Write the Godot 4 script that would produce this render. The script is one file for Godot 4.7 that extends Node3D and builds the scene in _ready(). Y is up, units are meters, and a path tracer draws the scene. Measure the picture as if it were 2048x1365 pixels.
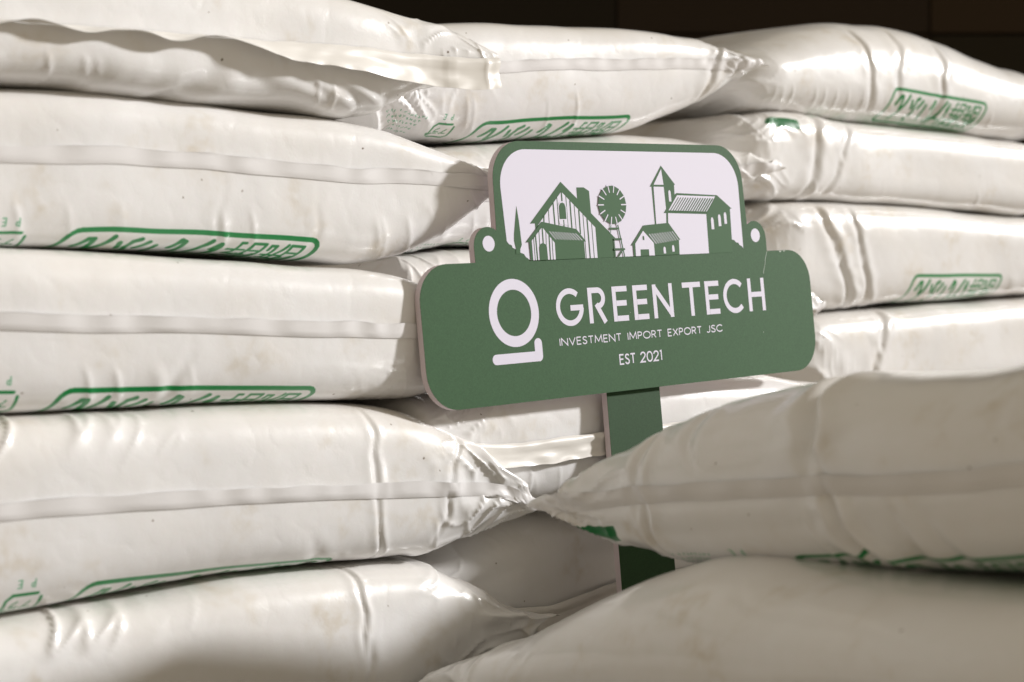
extends Node3D
# White sacks stacked three rows deep with a farm signboard on a stake in front of them, low warm sun from the right.

var used := {}
var film: StandardMaterial3D
var film_barred: StandardMaterial3D
var film_framed: StandardMaterial3D
var film_plain: StandardMaterial3D
var strip_mat: StandardMaterial3D
var flap_mat: StandardMaterial3D
var noise := FastNoiseLite.new()
var rough_noise := FastNoiseLite.new()


func _ready():
	# --- camera, sky, sun, exposure ---
	var cam := Camera3D.new()
	cam.name = "camera"
	cam.position = Vector3(0, 0.445, 0)
	cam.rotation_degrees = Vector3(-1.9, 0, 0)
	cam.fov = 21.48
	cam.near = 0.05
	cam.far = 60.0
	var lens := CameraAttributesPhysical.new()
	lens.frustum_focal_length = 63.27
	lens.exposure_aperture = 5.8
	lens.frustum_focus_distance = 1.86
	lens.frustum_near = 0.05
	lens.frustum_far = 60.0
	cam.attributes = lens
	add_child(cam)
	cam.fov = 21.48

	var sky_mat := ProceduralSkyMaterial.new()
	sky_mat.sky_top_color = Color(0.73, 0.69, 0.62)
	sky_mat.sky_horizon_color = Color(0.86, 0.80, 0.70)
	sky_mat.sky_curve = 0.12
	sky_mat.ground_bottom_color = Color(0.36, 0.32, 0.27)
	sky_mat.ground_horizon_color = Color(0.62, 0.58, 0.52)
	var sky := Sky.new()
	sky.sky_material = sky_mat
	var env := Environment.new()
	env.background_mode = Environment.BG_SKY
	env.sky = sky
	env.background_energy_multiplier = 0.66
	env.tonemap_mode = Environment.TONE_MAPPER_LINEAR
	env.tonemap_exposure = 1.09
	env.sdfgi_enabled = true
	env.ssao_enabled = true
	env.ssil_enabled = true
	var world := WorldEnvironment.new()
	world.name = "world_environment"
	world.environment = env
	add_child(world)

	var sun := DirectionalLight3D.new()
	sun.name = "sun"
	sun.light_energy = 1.22
	sun.light_color = Color(1.0, 0.99, 0.985)
	sun.light_angular_distance = 4.5
	sun.shadow_enabled = true
	var az := deg_to_rad(105.0)
	var el := deg_to_rad(20.5)
	add_child(sun)
	sun.look_at_from_position(Vector3(sin(az) * cos(el), sin(el), cos(az) * cos(el)) * 5.0, Vector3.ZERO)

	noise.seed = 11
	noise.noise_type = FastNoiseLite.TYPE_SIMPLEX_SMOOTH
	noise.fractal_type = FastNoiseLite.FRACTAL_NONE
	noise.frequency = 1.0
	rough_noise.seed = 5
	rough_noise.noise_type = FastNoiseLite.TYPE_SIMPLEX
	rough_noise.fractal_type = FastNoiseLite.FRACTAL_FBM
	rough_noise.fractal_octaves = 4
	rough_noise.frequency = 1.0
	make_materials()
	setting()
	all_sacks()
	signboard()


func numbered(called: String) -> String:
	if not used.has(called):
		used[called] = 0
		return called
	used[called] += 1
	return "%s_%03d" % [called, used[called]]


func thing(called: String, label: String, category: String, at := Vector3.ZERO, turn := 0.0, group := "") -> Node3D:
	var o := Node3D.new()
	o.name = numbered(called)
	add_child(o)
	o.position = at
	o.rotation_degrees.y = turn
	o.set_meta("label", label)
	o.set_meta("category", category)
	if group != "":
		o.set_meta("group", group)
	return o


func put(called: String, m: Mesh, mat: Material, parent: Node) -> MeshInstance3D:
	var o := MeshInstance3D.new()
	o.name = called
	o.mesh = m
	o.material_override = mat
	parent.add_child(o, true)
	return o


func plain(col: Color, rough := 0.6, spec := 0.5) -> StandardMaterial3D:
	var m := StandardMaterial3D.new()
	m.albedo_color = col
	m.roughness = rough
	m.metallic_specular = spec
	return m


# ---------- setting ----------
func setting():
	var st := SurfaceTool.new()
	st.begin(Mesh.PRIMITIVE_TRIANGLES)
	for q in [[-60, -60], [60, -60], [60, 60], [-60, -60], [60, 60], [-60, 60]]:
		st.set_normal(Vector3.UP)
		st.set_uv(Vector2(q[0], q[1]))
		st.add_vertex(Vector3(q[0], 0, q[1]))
	var gm := plain(Color(0.74, 0.70, 0.63), 0.9)
	var nt := NoiseTexture2D.new()
	nt.noise = rough_noise.duplicate()
	nt.noise.frequency = 0.02
	nt.width = 512
	nt.height = 512
	nt.seamless = true
	var ramp := Gradient.new()
	ramp.set_color(0, Color(0.75, 0.72, 0.68))
	ramp.set_color(1, Color(1, 1, 1))
	nt.color_ramp = ramp
	gm.albedo_texture = nt
	gm.uv1_scale = Vector3(0.5, 0.5, 0.5)
	var g := put("ground", st.commit(), gm, self)
	g.name = "ground"
	g.set_meta("kind", "structure")
	# dim plank wall well behind the sacks
	var w := thing("plank_wall", "dark brown plank wall, out of focus, behind and above the sacks", "wall", Vector3(1.2, 0, -5.2))
	var tones := [Color(0.17, 0.145, 0.11), Color(0.15, 0.13, 0.10), Color(0.185, 0.155, 0.115), Color(0.16, 0.14, 0.10), Color(0.215, 0.17, 0.12), Color(0.17, 0.15, 0.105), Color(0.19, 0.155, 0.12)]
	var mats := []
	for c in tones:
		mats.append(plain(c, 0.85, 0.3))
	var y := 0.0
	for i in 14:
		var h: float = 0.165 + 0.02 * sin(i * 2.7)
		var x := -6.0
		for j in 10:
			var wide: float = [1.5, 0.9, 1.3, 1.1, 1.2][(j + i) % 5]
			var b := BoxMesh.new()
			b.size = Vector3(wide - 0.006, h - 0.008, 0.03)
			var p := put("plank", b, mats[(i * 3 + j * 5 + i * j) % mats.size()], w)
			p.position = Vector3(x + wide * 0.5, y + h * 0.5, 0.004 * sin(i * 1.9 + j))
			x += wide
		y += h
	var back := BoxMesh.new()
	back.size = Vector3(12.0, y, 0.02)
	var bb := put("backing_board", back, mats[3], w)
	bb.position = Vector3(0, y * 0.5, -0.035)
	for x in [-5.9, -3.9, -1.9, 0.1, 2.1, 4.1, 5.9]:
		var b := BoxMesh.new()
		b.size = Vector3(0.1, y, 0.08)
		var p := put("post", b, mats[1], w)
		p.position = Vector3(x, y * 0.5, -0.09)


# ---------- materials and the print on the sacks ----------
func make_materials():
	film = plain(Color(0.925, 0.927, 0.933), 0.32, 0.42)
	film.vertex_color_use_as_albedo = true
	film.albedo_texture = print_texture(false, true)
	film.detail_enabled = true
	film.detail_blend_mode = BaseMaterial3D.BLEND_MODE_MUL
	film.detail_albedo = dirt_texture()
	film.detail_uv_layer = BaseMaterial3D.DETAIL_UV_2
	var crinkle := NoiseTexture2D.new()
	var cn := FastNoiseLite.new()
	cn.seed = 31
	cn.noise_type = FastNoiseLite.TYPE_SIMPLEX_SMOOTH
	cn.fractal_type = FastNoiseLite.FRACTAL_RIDGED
	cn.fractal_octaves = 3
	cn.frequency = 0.008
	cn.domain_warp_enabled = true
	cn.domain_warp_amplitude = 40.0
	cn.domain_warp_frequency = 0.006
	crinkle.noise = cn
	crinkle.width = 1024
	crinkle.height = 424
	crinkle.seamless = true
	crinkle.as_normal_map = true
	crinkle.bump_strength = 3.0
	film.clearcoat_enabled = true
	film.clearcoat = 0.5
	film.clearcoat_roughness = 0.11
	film.normal_enabled = true
	film.normal_texture = crinkle
	film.normal_scale = 0.20
	film_barred = film.duplicate()
	film_barred.albedo_texture = print_texture(true, true)
	film_framed = film.duplicate()
	film_framed.albedo_texture = print_texture(false, false)
	film_plain = film.duplicate()
	film_plain.albedo_texture = null
	strip_mat = plain(Color(0.905, 0.902, 0.906), 0.42, 0.4)
	flap_mat = plain(Color(0.93, 0.92, 0.90), 0.34, 0.5)
	flap_mat.backlight_enabled = true
	flap_mat.backlight = Color(0.25, 0.23, 0.2)


const SHEET := Vector2(0.82, 0.34)   # metres of sack that the print sheet covers: length, girth round the seam


func dab(img: Image, pts: Array, width: float, col: Color):
	# a pen stroke, points in metres on the sheet
	var k := img.get_width() / SHEET.x
	var ky := img.get_height() / SHEET.y
	for i in pts.size() - 1:
		var a := Vector2(pts[i].x * k, pts[i].y * ky)
		var b := Vector2(pts[i + 1].x * k, pts[i + 1].y * ky)
		var r := width * 0.5 * k
		var d := b - a
		var l2 := maxf(d.length_squared(), 0.0001)
		for y in range(maxi(0, int(minf(a.y, b.y) - r - 1)), mini(img.get_height() - 1, int(maxf(a.y, b.y) + r + 2))):
			for x in range(maxi(0, int(minf(a.x, b.x) - r - 1)), mini(img.get_width() - 1, int(maxf(a.x, b.x) + r + 2))):
				var p := Vector2(x + 0.5, y + 0.5)
				var t := clampf((p - a).dot(d) / l2, 0.0, 1.0)
				var c := clampf(r - p.distance_to(a + d * t) + 0.5, 0.0, 1.0)
				if c > 0.0:
					img.set_pixel(x, y, img.get_pixel(x, y).lerp(col, c))


func glyph_strokes(g: String) -> Array:
	var cask := [[0, .92, .44, .92], [.04, .7, .41, .7, .41, .05, .04, .05, .04, .7], [.15, .92, .15, .5, .1, .38], [.29, .92, .29, .46, .38, .42], [.04, .25, .41, .25]]
	match g:
		"ke": return [[.15, .92, .1, .5, .17, .12, .27, .32], [.4, .68, .97, .7], [.73, .93, .73, .5, .67, .25, .5, .06]]
		"i": return [[.08, .86, .04, .5, .14, .12, .3, .08, .42, .34], [.74, .8, .9, .58, .94, .26]]
		"fu": return [[.42, .94, .6, .82], [.52, .7, .45, .55, .62, .36, .6, .15, .42, .08], [.1, .15, .28, .4], [.78, .44, .95, .2]]
		"n": return [[.52, .94, .32, .5, .1, .05, .34, .45, .5, .5, .58, .3, .64, .1, .8, .1, .97, .36]]
		"kou": return cask + [[.55, .84, .9, .84], [.71, .97, .71, .65], [.5, .65, 1, .65], [.96, .92, .52, .42], [.62, .45, .9, .45, .76, .34, .76, .05, .64, .05], [.52, .25, 1, .25]]
		"hatsu": return cask + [[.52, .86, .72, .86, .52, .58], [.76, .97, .98, .62], [.95, .92, .84, .8], [.58, .55, .94, .55], [.5, .37, 1, .37], [.66, .55, .66, .3, .52, .04], [.84, .55, .84, .08, 1, .08, 1, .2]]
		"pu": return [[.1, .75, .75, .75, .6, .4, .3, .1], [.86, .9, .95, .84, .86, .8]]
		"ra": return [[.2, .88, .8, .88], [.1, .62, .88, .62, .75, .3, .35, .05]]
		"P": return [[.2, 0, .2, 1, .7, .95, .8, .72, .7, .5, .2, .48]]
		"E": return [[.8, 1, .2, 1, .2, 0, .8, 0], [.2, .52, .7, .52]]
	return []


func print_texture(bar: bool, marks: bool) -> ImageTexture:
	var img := Image.create(2048, 848, false, Image.FORMAT_RGB8)
	img.fill(Color.WHITE)
	var ink := Color(0.06, 0.57, 0.29)
	# the lettering frame, upside down and slanted: (x, y) upright, y up from the edge nearest the seam
	var slant := 0.30
	var place := func(x: float, y: float) -> Vector2:
		return Vector2(0.583 - x - slant * y, 0.17 + 0.070 + y)
	var w := 0.258
	var h := 0.062
	var ring := []
	for c in [[.010, .010, 180], [w - .010, .010, 270], [w - .010, h - .010, 0], [.010, h - .010, 90]]:
		for k in 5:
			var a := deg_to_rad(c[2] + k * 22.5)
			ring.append(place.call(c[0] + cos(a) * .010, c[1] + sin(a) * .010))
	ring.append(ring[0])
	dab(img, ring, 0.0050, ink)
	var x := 0.012
	for g in ["hatsu", "kou", "ke", "i", "fu", "n"]:
		var kanji: bool = g == "hatsu" or g == "kou"
		var gw := 0.036 if kanji else (0.031 if g == "i" else 0.0335)
		for s in glyph_strokes(g):
			var pts := []
			for i in range(0, s.size(), 2):
				pts.append(place.call(x + s[i] * gw, 0.0055 + s[i + 1] * 0.050))
			dab(img, pts, 0.0033 if kanji else 0.0056, ink)
		x += gw + 0.0053
	# the recycling mark with its two letters, and rows of small print
	var mark := func(mx: float, my: float) -> Vector2:
		return Vector2(0.285 - mx, 0.17 + 0.072 + my)
	if marks:
		dab(img, [mark.call(.004, .0), mark.call(.026, .0), mark.call(.031, .005), mark.call(.031, .022)], 0.003, ink)
		dab(img, [mark.call(.027, .026), mark.call(.005, .026), mark.call(.0, .021), mark.call(.0, .004)], 0.003, ink)
		dab(img, [mark.call(.027, .018), mark.call(.031, .023), mark.call(.034, .018)], 0.0025, ink)
		for pair in [["pu", .006], ["ra", .017]]:
			for s in glyph_strokes(pair[0]):
				var pts := []
				for i in range(0, s.size(), 2):
					pts.append(mark.call(pair[1] + s[i] * .009, .007 + s[i + 1] * .012))
				dab(img, pts, 0.0017, ink)
		for pair in [["P", .007], ["E", .019]]:
			for s in glyph_strokes(pair[0]):
				var pts := []
				for i in range(0, s.size(), 2):
					pts.append(mark.call(pair[1] + s[i] * .005, -.013 + s[i + 1] * .0065))
				dab(img, pts, 0.0011, ink.lerp(Color.WHITE, 0.35))
		var rng := RandomNumberGenerator.new()
		rng.seed = 4
		for row in 5:
			var px := 0.175 + 0.004 * row
			while px < 0.232 - 0.003 * row:
				var sz := 0.0036
				var py := 0.17 + 0.064 + row * 0.0075
				for k in 3:
					dab(img, [Vector2(px + rng.randf() * sz, py + rng.randf() * sz), Vector2(px + rng.randf() * sz, py + rng.randf() * sz)], 0.0008, ink.lerp(Color.WHITE, 0.4))
				px += 0.0056
	# the solid bar near the end
	for k in (9 if bar else 0):
		dab(img, [Vector2(0.055 + 0.0018 * absf(k - 3.0), 0.17 + 0.032 + k * 0.0018), Vector2(0.128, 0.17 + 0.032 + k * 0.0018)], 0.0022, Color(0.03, 0.47, 0.24))
	return ImageTexture.create_from_image(img)


func dirt_texture() -> ImageTexture:
	var size := 768
	var n := FastNoiseLite.new()
	n.seed = 21
	n.noise_type = FastNoiseLite.TYPE_SIMPLEX
	n.fractal_octaves = 5
	n.frequency = 0.006
	var big := n.get_seamless_image(size, size)
	n.seed = 22
	n.frequency = 0.03
	var fine := n.get_seamless_image(size, size)
	var img := Image.create(size, size, false, Image.FORMAT_RGB8)
	for y in size:
		for x in size:
			var a := big.get_pixel(x, y).r
			var b := fine.get_pixel(x, y).r
			var d := clampf((a - 0.64) * 3.0, 0.0, 1.0) * clampf((b - 0.3) * 2.0, 0.0, 1.0) * 0.08
			d += clampf((a - 0.42) * 1.2, 0.0, 1.0) * 0.02 + b * 0.01
			img.set_pixel(x, y, Color(1.0 - d * 0.75, 1.0 - d * 1.0, 1.0 - d * 1.45))
	var rng := RandomNumberGenerator.new()
	rng.seed = 8
	for k in 34:
		var c := Vector2i(rng.randi_range(4, size - 5), rng.randi_range(4, size - 5))
		var tone := Color(0.42, 0.36, 0.3).lerp(Color.WHITE, rng.randf() * 0.6)
		for q in [[0, 0], [1, 0], [0, 1], [1, 1], [2, 1], [1, 2]].slice(0, rng.randi_range(1, 6)):
			img.set_pixel(c.x + q[0], c.y + q[1], tone)
	return ImageTexture.create_from_image(img)


# ---------- sacks ----------
# Every outline is measured on the sack: 25 stations from its left end to its right one, heights in millimetres over the base.
const SACKS := {
	"L0": {"at": Vector3(-0.321, 0.598, -1.508), "turn": 43.13, "half": 0.410,
		"top": [53, 68, 78, 86, 93, 99, 104, 106, 106, 106, 108, 112, 116, 119, 120, 121, 120, 117, 114, 110, 106, 102, 92, 83, 75],
		"seam": [53, 53, 53, 53, 53, 53, 53, 53, 53, 53, 54, 55, 57, 58, 59, 60, 62, 63, 64, 63, 63, 63, 64, 65, 67],
		"under": [53, 40, 32, 25, 18, 13, 9, 7, 7, 7, 7, 8, 7, 6, 4, 3, 3, 2, 0, 7, 22, 36, 40, 48, 65]},
	"L1": {"at": Vector3(-0.268, 0.459, -1.578), "turn": 43.13, "half": 0.410,
		"top": [91, 106, 116, 124, 131, 137, 141, 144, 145, 146, 147, 146, 145, 143, 142, 142, 139, 133, 124, 116, 108, 101, 97, 94, 85],
		"seam": [91, 91, 91, 91, 91, 91, 91, 91, 92, 93, 95, 94, 94, 92, 91, 89, 88, 90, 90, 89, 88, 87, 86, 85, 85],
		"under": [91, 69, 56, 43, 33, 24, 17, 14, 13, 13, 12, 11, 9, 7, 4, 2, 0, 4, 14, 30, 48, 67, 76, 80, 85]},
	"L2": {"at": Vector3(-0.306, 0.331, -1.499), "turn": 43.13, "half": 0.410,
		"top": [86, 102, 111, 120, 127, 134, 138, 141, 141, 141, 140, 140, 139, 137, 135, 133, 130, 128, 126, 121, 114, 108, 98, 85, 61],
		"seam": [86, 86, 86, 86, 86, 86, 86, 86, 86, 86, 84, 82, 81, 80, 78, 76, 74, 73, 71, 70, 68, 66, 64, 62, 61],
		"under": [86, 64, 49, 37, 26, 17, 10, 6, 6, 6, 6, 6, 6, 6, 5, 4, 3, 2, 1, 0, 1, 8, 20, 35, 61]},
	"L3": {"at": Vector3(-0.278, 0.177, -1.507), "turn": 43.13, "half": 0.410,
		"top": [91, 110, 123, 134, 143, 151, 157, 160, 160, 160, 160, 160, 160, 160, 159, 158, 156, 153, 147, 136, 122, 108, 92, 73, 43],
		"seam": [91, 91, 91, 91, 91, 91, 91, 91, 91, 91, 90, 89, 87, 86, 84, 82, 80, 78, 76, 74, 72, 69, 63, 52, 43],
		"under": [91, 65, 49, 35, 22, 12, 4, 0, 0, 1, 3, 5, 7, 9, 9, 8, 7, 5, 5, 7, 13, 20, 27, 31, 43]},
	"L4": {"at": Vector3(-0.268, 0.002, -1.509), "turn": 43.13, "half": 0.410,
		"top": [118, 134, 144, 153, 161, 168, 173, 175, 175, 177, 179, 180, 182, 184, 183, 182, 181, 181, 178, 171, 157, 140, 123, 110, 109],
		"seam": [118, 118, 118, 118, 118, 118, 118, 118, 118, 119, 119, 120, 120, 120, 121, 120, 119, 117, 114, 111, 109, 108, 109, 109, 109],
		"under": [118, 86, 65, 48, 32, 19, 9, 4, 4, 1, 0, 0, 1, 5, 9, 15, 21, 29, 38, 49, 60, 72, 82, 90, 109]},
	"M0": {"at": Vector3(0.079, 0.606, -2.218), "turn": 43.13, "half": 0.350,
		"top": [89, 106, 116, 124, 130, 133, 140, 144, 148, 152, 154, 157, 160, 162, 164, 166, 167, 167, 166, 165, 161, 157, 153, 148, 135],
		"seam": [89, 89, 89, 89, 89, 89, 89, 90, 93, 96, 101, 105, 109, 111, 114, 118, 121, 125, 127, 129, 130, 132, 133, 134, 135],
		"under": [89, 42, 17, 2, 0, 0, 1, 1, 2, 4, 8, 12, 15, 20, 24, 29, 36, 47, 57, 68, 82, 100, 112, 119, 135]},
	"M1": {"at": Vector3(0.106, 0.478, -2.244), "turn": 43.13, "half": 0.350,
		"top": [67, 89, 103, 113, 120, 123, 128, 132, 136, 139, 143, 146, 150, 153, 156, 158, 159, 160, 158, 155, 148, 143, 140, 135, 125],
		"seam": [67, 67, 67, 67, 67, 67, 69, 71, 73, 76, 79, 81, 84, 89, 94, 99, 104, 109, 113, 116, 119, 122, 123, 124, 125],
		"under": [67, 37, 20, 7, 0, 2, 6, 7, 9, 10, 12, 14, 15, 17, 22, 28, 33, 39, 51, 65, 77, 94, 110, 114, 125]},
	"M2": {"at": Vector3(0.152, 0.335, -2.280), "turn": 43.13, "half": 0.388,
		"top": [67, 127, 140, 143, 146, 149, 150, 151, 152, 153, 154, 156, 157, 158, 156, 155, 154, 150, 144, 138, 133, 127, 117, 102, 77],
		"seam": [67, 69, 71, 74, 77, 78, 78, 78, 78, 79, 79, 79, 80, 80, 80, 81, 81, 81, 81, 80, 79, 79, 78, 77, 77],
		"under": [67, 14, 4, 3, 3, 3, 2, 2, 2, 1, 1, 0, 0, 0, 2, 3, 5, 9, 16, 22, 27, 32, 41, 54, 77]},
	"M3": {"at": Vector3(0.165, 0.203, -1.945), "turn": 43.13, "half": 0.349,
		"top": [91, 122, 130, 135, 141, 148, 149, 149, 150, 150, 150, 149, 148, 146, 145, 143, 140, 137, 135, 130, 125, 122, 119, 115, 107],
		"seam": [91, 90, 88, 85, 83, 81, 80, 82, 83, 84, 86, 87, 88, 90, 91, 92, 93, 96, 98, 101, 103, 105, 106, 106, 107],
		"under": [91, 51, 33, 28, 23, 17, 14, 11, 7, 3, 2, 1, 1, 0, 3, 9, 15, 20, 31, 43, 53, 60, 68, 82, 107]},
	"M4": {"at": Vector3(0.173, 0.019, -2.012), "turn": 43.13, "half": 0.364,
		"top": [113, 130, 137, 144, 157, 170, 179, 182, 181, 179, 177, 174, 172, 169, 166, 164, 163, 161, 159, 157, 154, 149, 142, 133, 120],
		"seam": [113, 109, 103, 97, 91, 89, 87, 85, 88, 94, 99, 101, 101, 102, 103, 104, 104, 105, 106, 108, 111, 114, 116, 118, 120],
		"under": [113, 67, 47, 41, 37, 32, 26, 20, 16, 13, 11, 8, 6, 4, 3, 1, 0, 2, 10, 21, 35, 51, 68, 88, 120]},
	"R0": {"at": Vector3(0.672, 0.680, -2.863), "turn": 43.13, "half": 0.485,
		"top": [71, 65, 83, 100, 112, 126, 140, 151, 160, 169, 171, 174, 172, 167, 163, 154, 145, 136, 134, 129, 121, 111, 99, 85, 62],
		"seam": [71, 64, 64, 65, 67, 69, 71, 73, 73, 72, 71, 70, 68, 67, 66, 64, 63, 62, 62, 62, 62, 62, 62, 62, 62],
		"under": [71, 26, 19, 12, 7, 5, 3, 2, 0, 1, 1, 1, 1, 1, 0, 0, 0, 0, 0, 4, 11, 20, 30, 42, 62]},
	"R1": {"at": Vector3(0.666, 0.559, -2.857), "turn": 43.13, "half": 0.485,
		"top": [70, 115, 124, 129, 135, 137, 137, 135, 133, 132, 131, 130, 130, 129, 128, 127, 126, 126, 125, 121, 114, 105, 94, 81, 61],
		"seam": [70, 71, 71, 69, 68, 66, 64, 62, 61, 61, 61, 61, 61, 61, 61, 61, 61, 61, 61, 61, 61, 61, 61, 61, 61],
		"under": [70, 23, 12, 5, 4, 4, 4, 5, 5, 5, 5, 4, 4, 3, 2, 1, 1, 0, 0, 4, 11, 20, 30, 42, 61]},
	"R2": {"at": Vector3(0.691, 0.399, -2.880), "turn": 43.13, "half": 0.485,
		"top": [104, 148, 156, 161, 164, 165, 165, 166, 166, 166, 166, 166, 165, 164, 162, 161, 160, 160, 159, 155, 147, 137, 125, 111, 89],
		"seam": [104, 102, 99, 97, 96, 95, 93, 92, 90, 88, 87, 87, 87, 88, 88, 88, 89, 89, 89, 89, 89, 89, 89, 89, 89],
		"under": [104, 72, 54, 43, 31, 10, 1, 0, 3, 6, 9, 10, 12, 14, 16, 18, 19, 20, 21, 25, 33, 42, 54, 67, 89]},
	"R3": {"at": Vector3(0.741, 0.241, -2.927), "turn": 43.13, "half": 0.485,
		"top": [112, 137, 146, 150, 154, 157, 159, 161, 164, 166, 167, 169, 171, 172, 174, 176, 176, 176, 176, 170, 162, 150, 137, 121, 97],
		"seam": [112, 109, 104, 102, 99, 97, 94, 91, 87, 87, 88, 90, 91, 93, 94, 96, 97, 97, 97, 97, 97, 97, 97, 97, 97],
		"under": [112, 71, 56, 34, 8, 0, 2, 3, 5, 7, 10, 12, 15, 17, 20, 22, 23, 23, 24, 29, 37, 47, 59, 74, 97]},
	"N0": {"at": Vector3(0.251, 0.208, -1.249), "turn": -56.00, "half": 0.410,
		"top": [39, 49, 64, 80, 97, 113, 129, 144, 154, 161, 166, 170, 172, 177, 187, 201, 201, 201, 197, 190, 180, 169, 156, 141, 117],
		"seam": [39, 43, 46, 50, 55, 61, 66, 72, 77, 83, 88, 94, 98, 103, 109, 117, 117, 117, 117, 117, 117, 117, 117, 117, 117],
		"under": [39, 25, 18, 9, 3, 1, 0, 2, 6, 11, 17, 23, 29, 35, 41, 48, 48, 48, 51, 57, 65, 74, 85, 98, 117]},
	"N2": {"at": Vector3(0.462, 0.152, -1.651), "turn": -56.0, "half": 0.41,  # added unseen sack, outline shaped to keep sun off the gap by the stake
		"top": [80, 130, 146, 150, 152, 154, 155, 155, 155, 155, 155, 155, 155, 155, 155, 154, 153, 152, 150, 147, 142, 135, 125, 110, 80],
		"seam": [80, 80, 80, 80, 80, 80, 80, 80, 80, 80, 80, 80, 80, 80, 80, 80, 80, 80, 80, 80, 80, 80, 80, 80, 80],
		"under": [80, 28, 12, 6, 3, 1, 0, 0, 0, 0, 0, 0, 0, 0, 0, 1, 2, 3, 5, 8, 13, 20, 30, 48, 80]},
	"N1": {"at": Vector3(0.197, 0.012, -1.219), "turn": -56.00, "half": 0.525,
		"top": [46, 81, 92, 107, 123, 142, 162, 183, 205, 220, 223, 221, 225, 230, 235, 241, 243, 243, 243, 240, 234, 226, 216, 204, 185],
		"seam": [46, 51, 57, 64, 72, 80, 90, 100, 110, 120, 130, 140, 150, 161, 171, 181, 185, 185, 185, 185, 185, 185, 185, 185, 185],
		"under": [46, 19, 5, 0, 0, 0, 0, 3, 9, 15, 22, 29, 41, 53, 65, 77, 82, 82, 82, 86, 97, 112, 130, 151, 185]},}

const ROW_LEFT := "sacks stacked in the left row"
const ROW_MID := "sacks stacked in the middle row"
const ROW_RIGHT := "sacks stacked in the far right row"
const ROW_NEAR := "sacks in the shaded near right stack"


func all_sacks():
	sack("L0", "white sack with a wavy loose flap along its side, topmost of the left stack", ROW_LEFT)
	sack("L1", "second sack from the top of the left stack, directly under the flapped one", ROW_LEFT)
	sack("L2", "third sack down the left stack, its right end behind the signboard's left edge", ROW_LEFT)
	sack("L3", "smudged sack with a crumpled pointed right tip, second lowest in the left stack", ROW_LEFT)
	sack("L4", "lowest sack of the left stack, its right end in shade", ROW_LEFT)
	sack("M0", "topmost sack of the middle stack, green lettering just above the signboard's top edge", ROW_MID)
	sack("M1", "sack behind the signboard's farm picture, pointed end sticking out to its right", ROW_MID)
	sack("M2", "sack almost hidden behind the green lettered band of the signboard", ROW_MID)
	sack("M3", "flapped white sack just below the signboard, behind the top of its stake", ROW_MID)
	sack("M4", "dim flapped sack low behind the stake, in the gap between the near stacks", ROW_MID)
	sack("R0", "blurred topmost sack at the far right, whole lettering frame showing on its side", ROW_RIGHT)
	sack("R1", "blurred second sack from the top at the far right, green bar at its left end", ROW_RIGHT)
	sack("R2", "blurred third sack down at the far right, level with the signboard's right dot", ROW_RIGHT)
	sack("R3", "lowest visible sack at the far right, half hidden behind the near shaded sack", ROW_RIGHT)
	sack("N0", "shaded sack with a long seam and a green bar by its pointed left end", ROW_NEAR)
	sack("N2", "unseen sack added to block sun, behind the shaded one with the green bar", ROW_NEAR)
	sack("N1", "large shaded sack filling the bottom right corner, without any print", ROW_NEAR)


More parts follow.
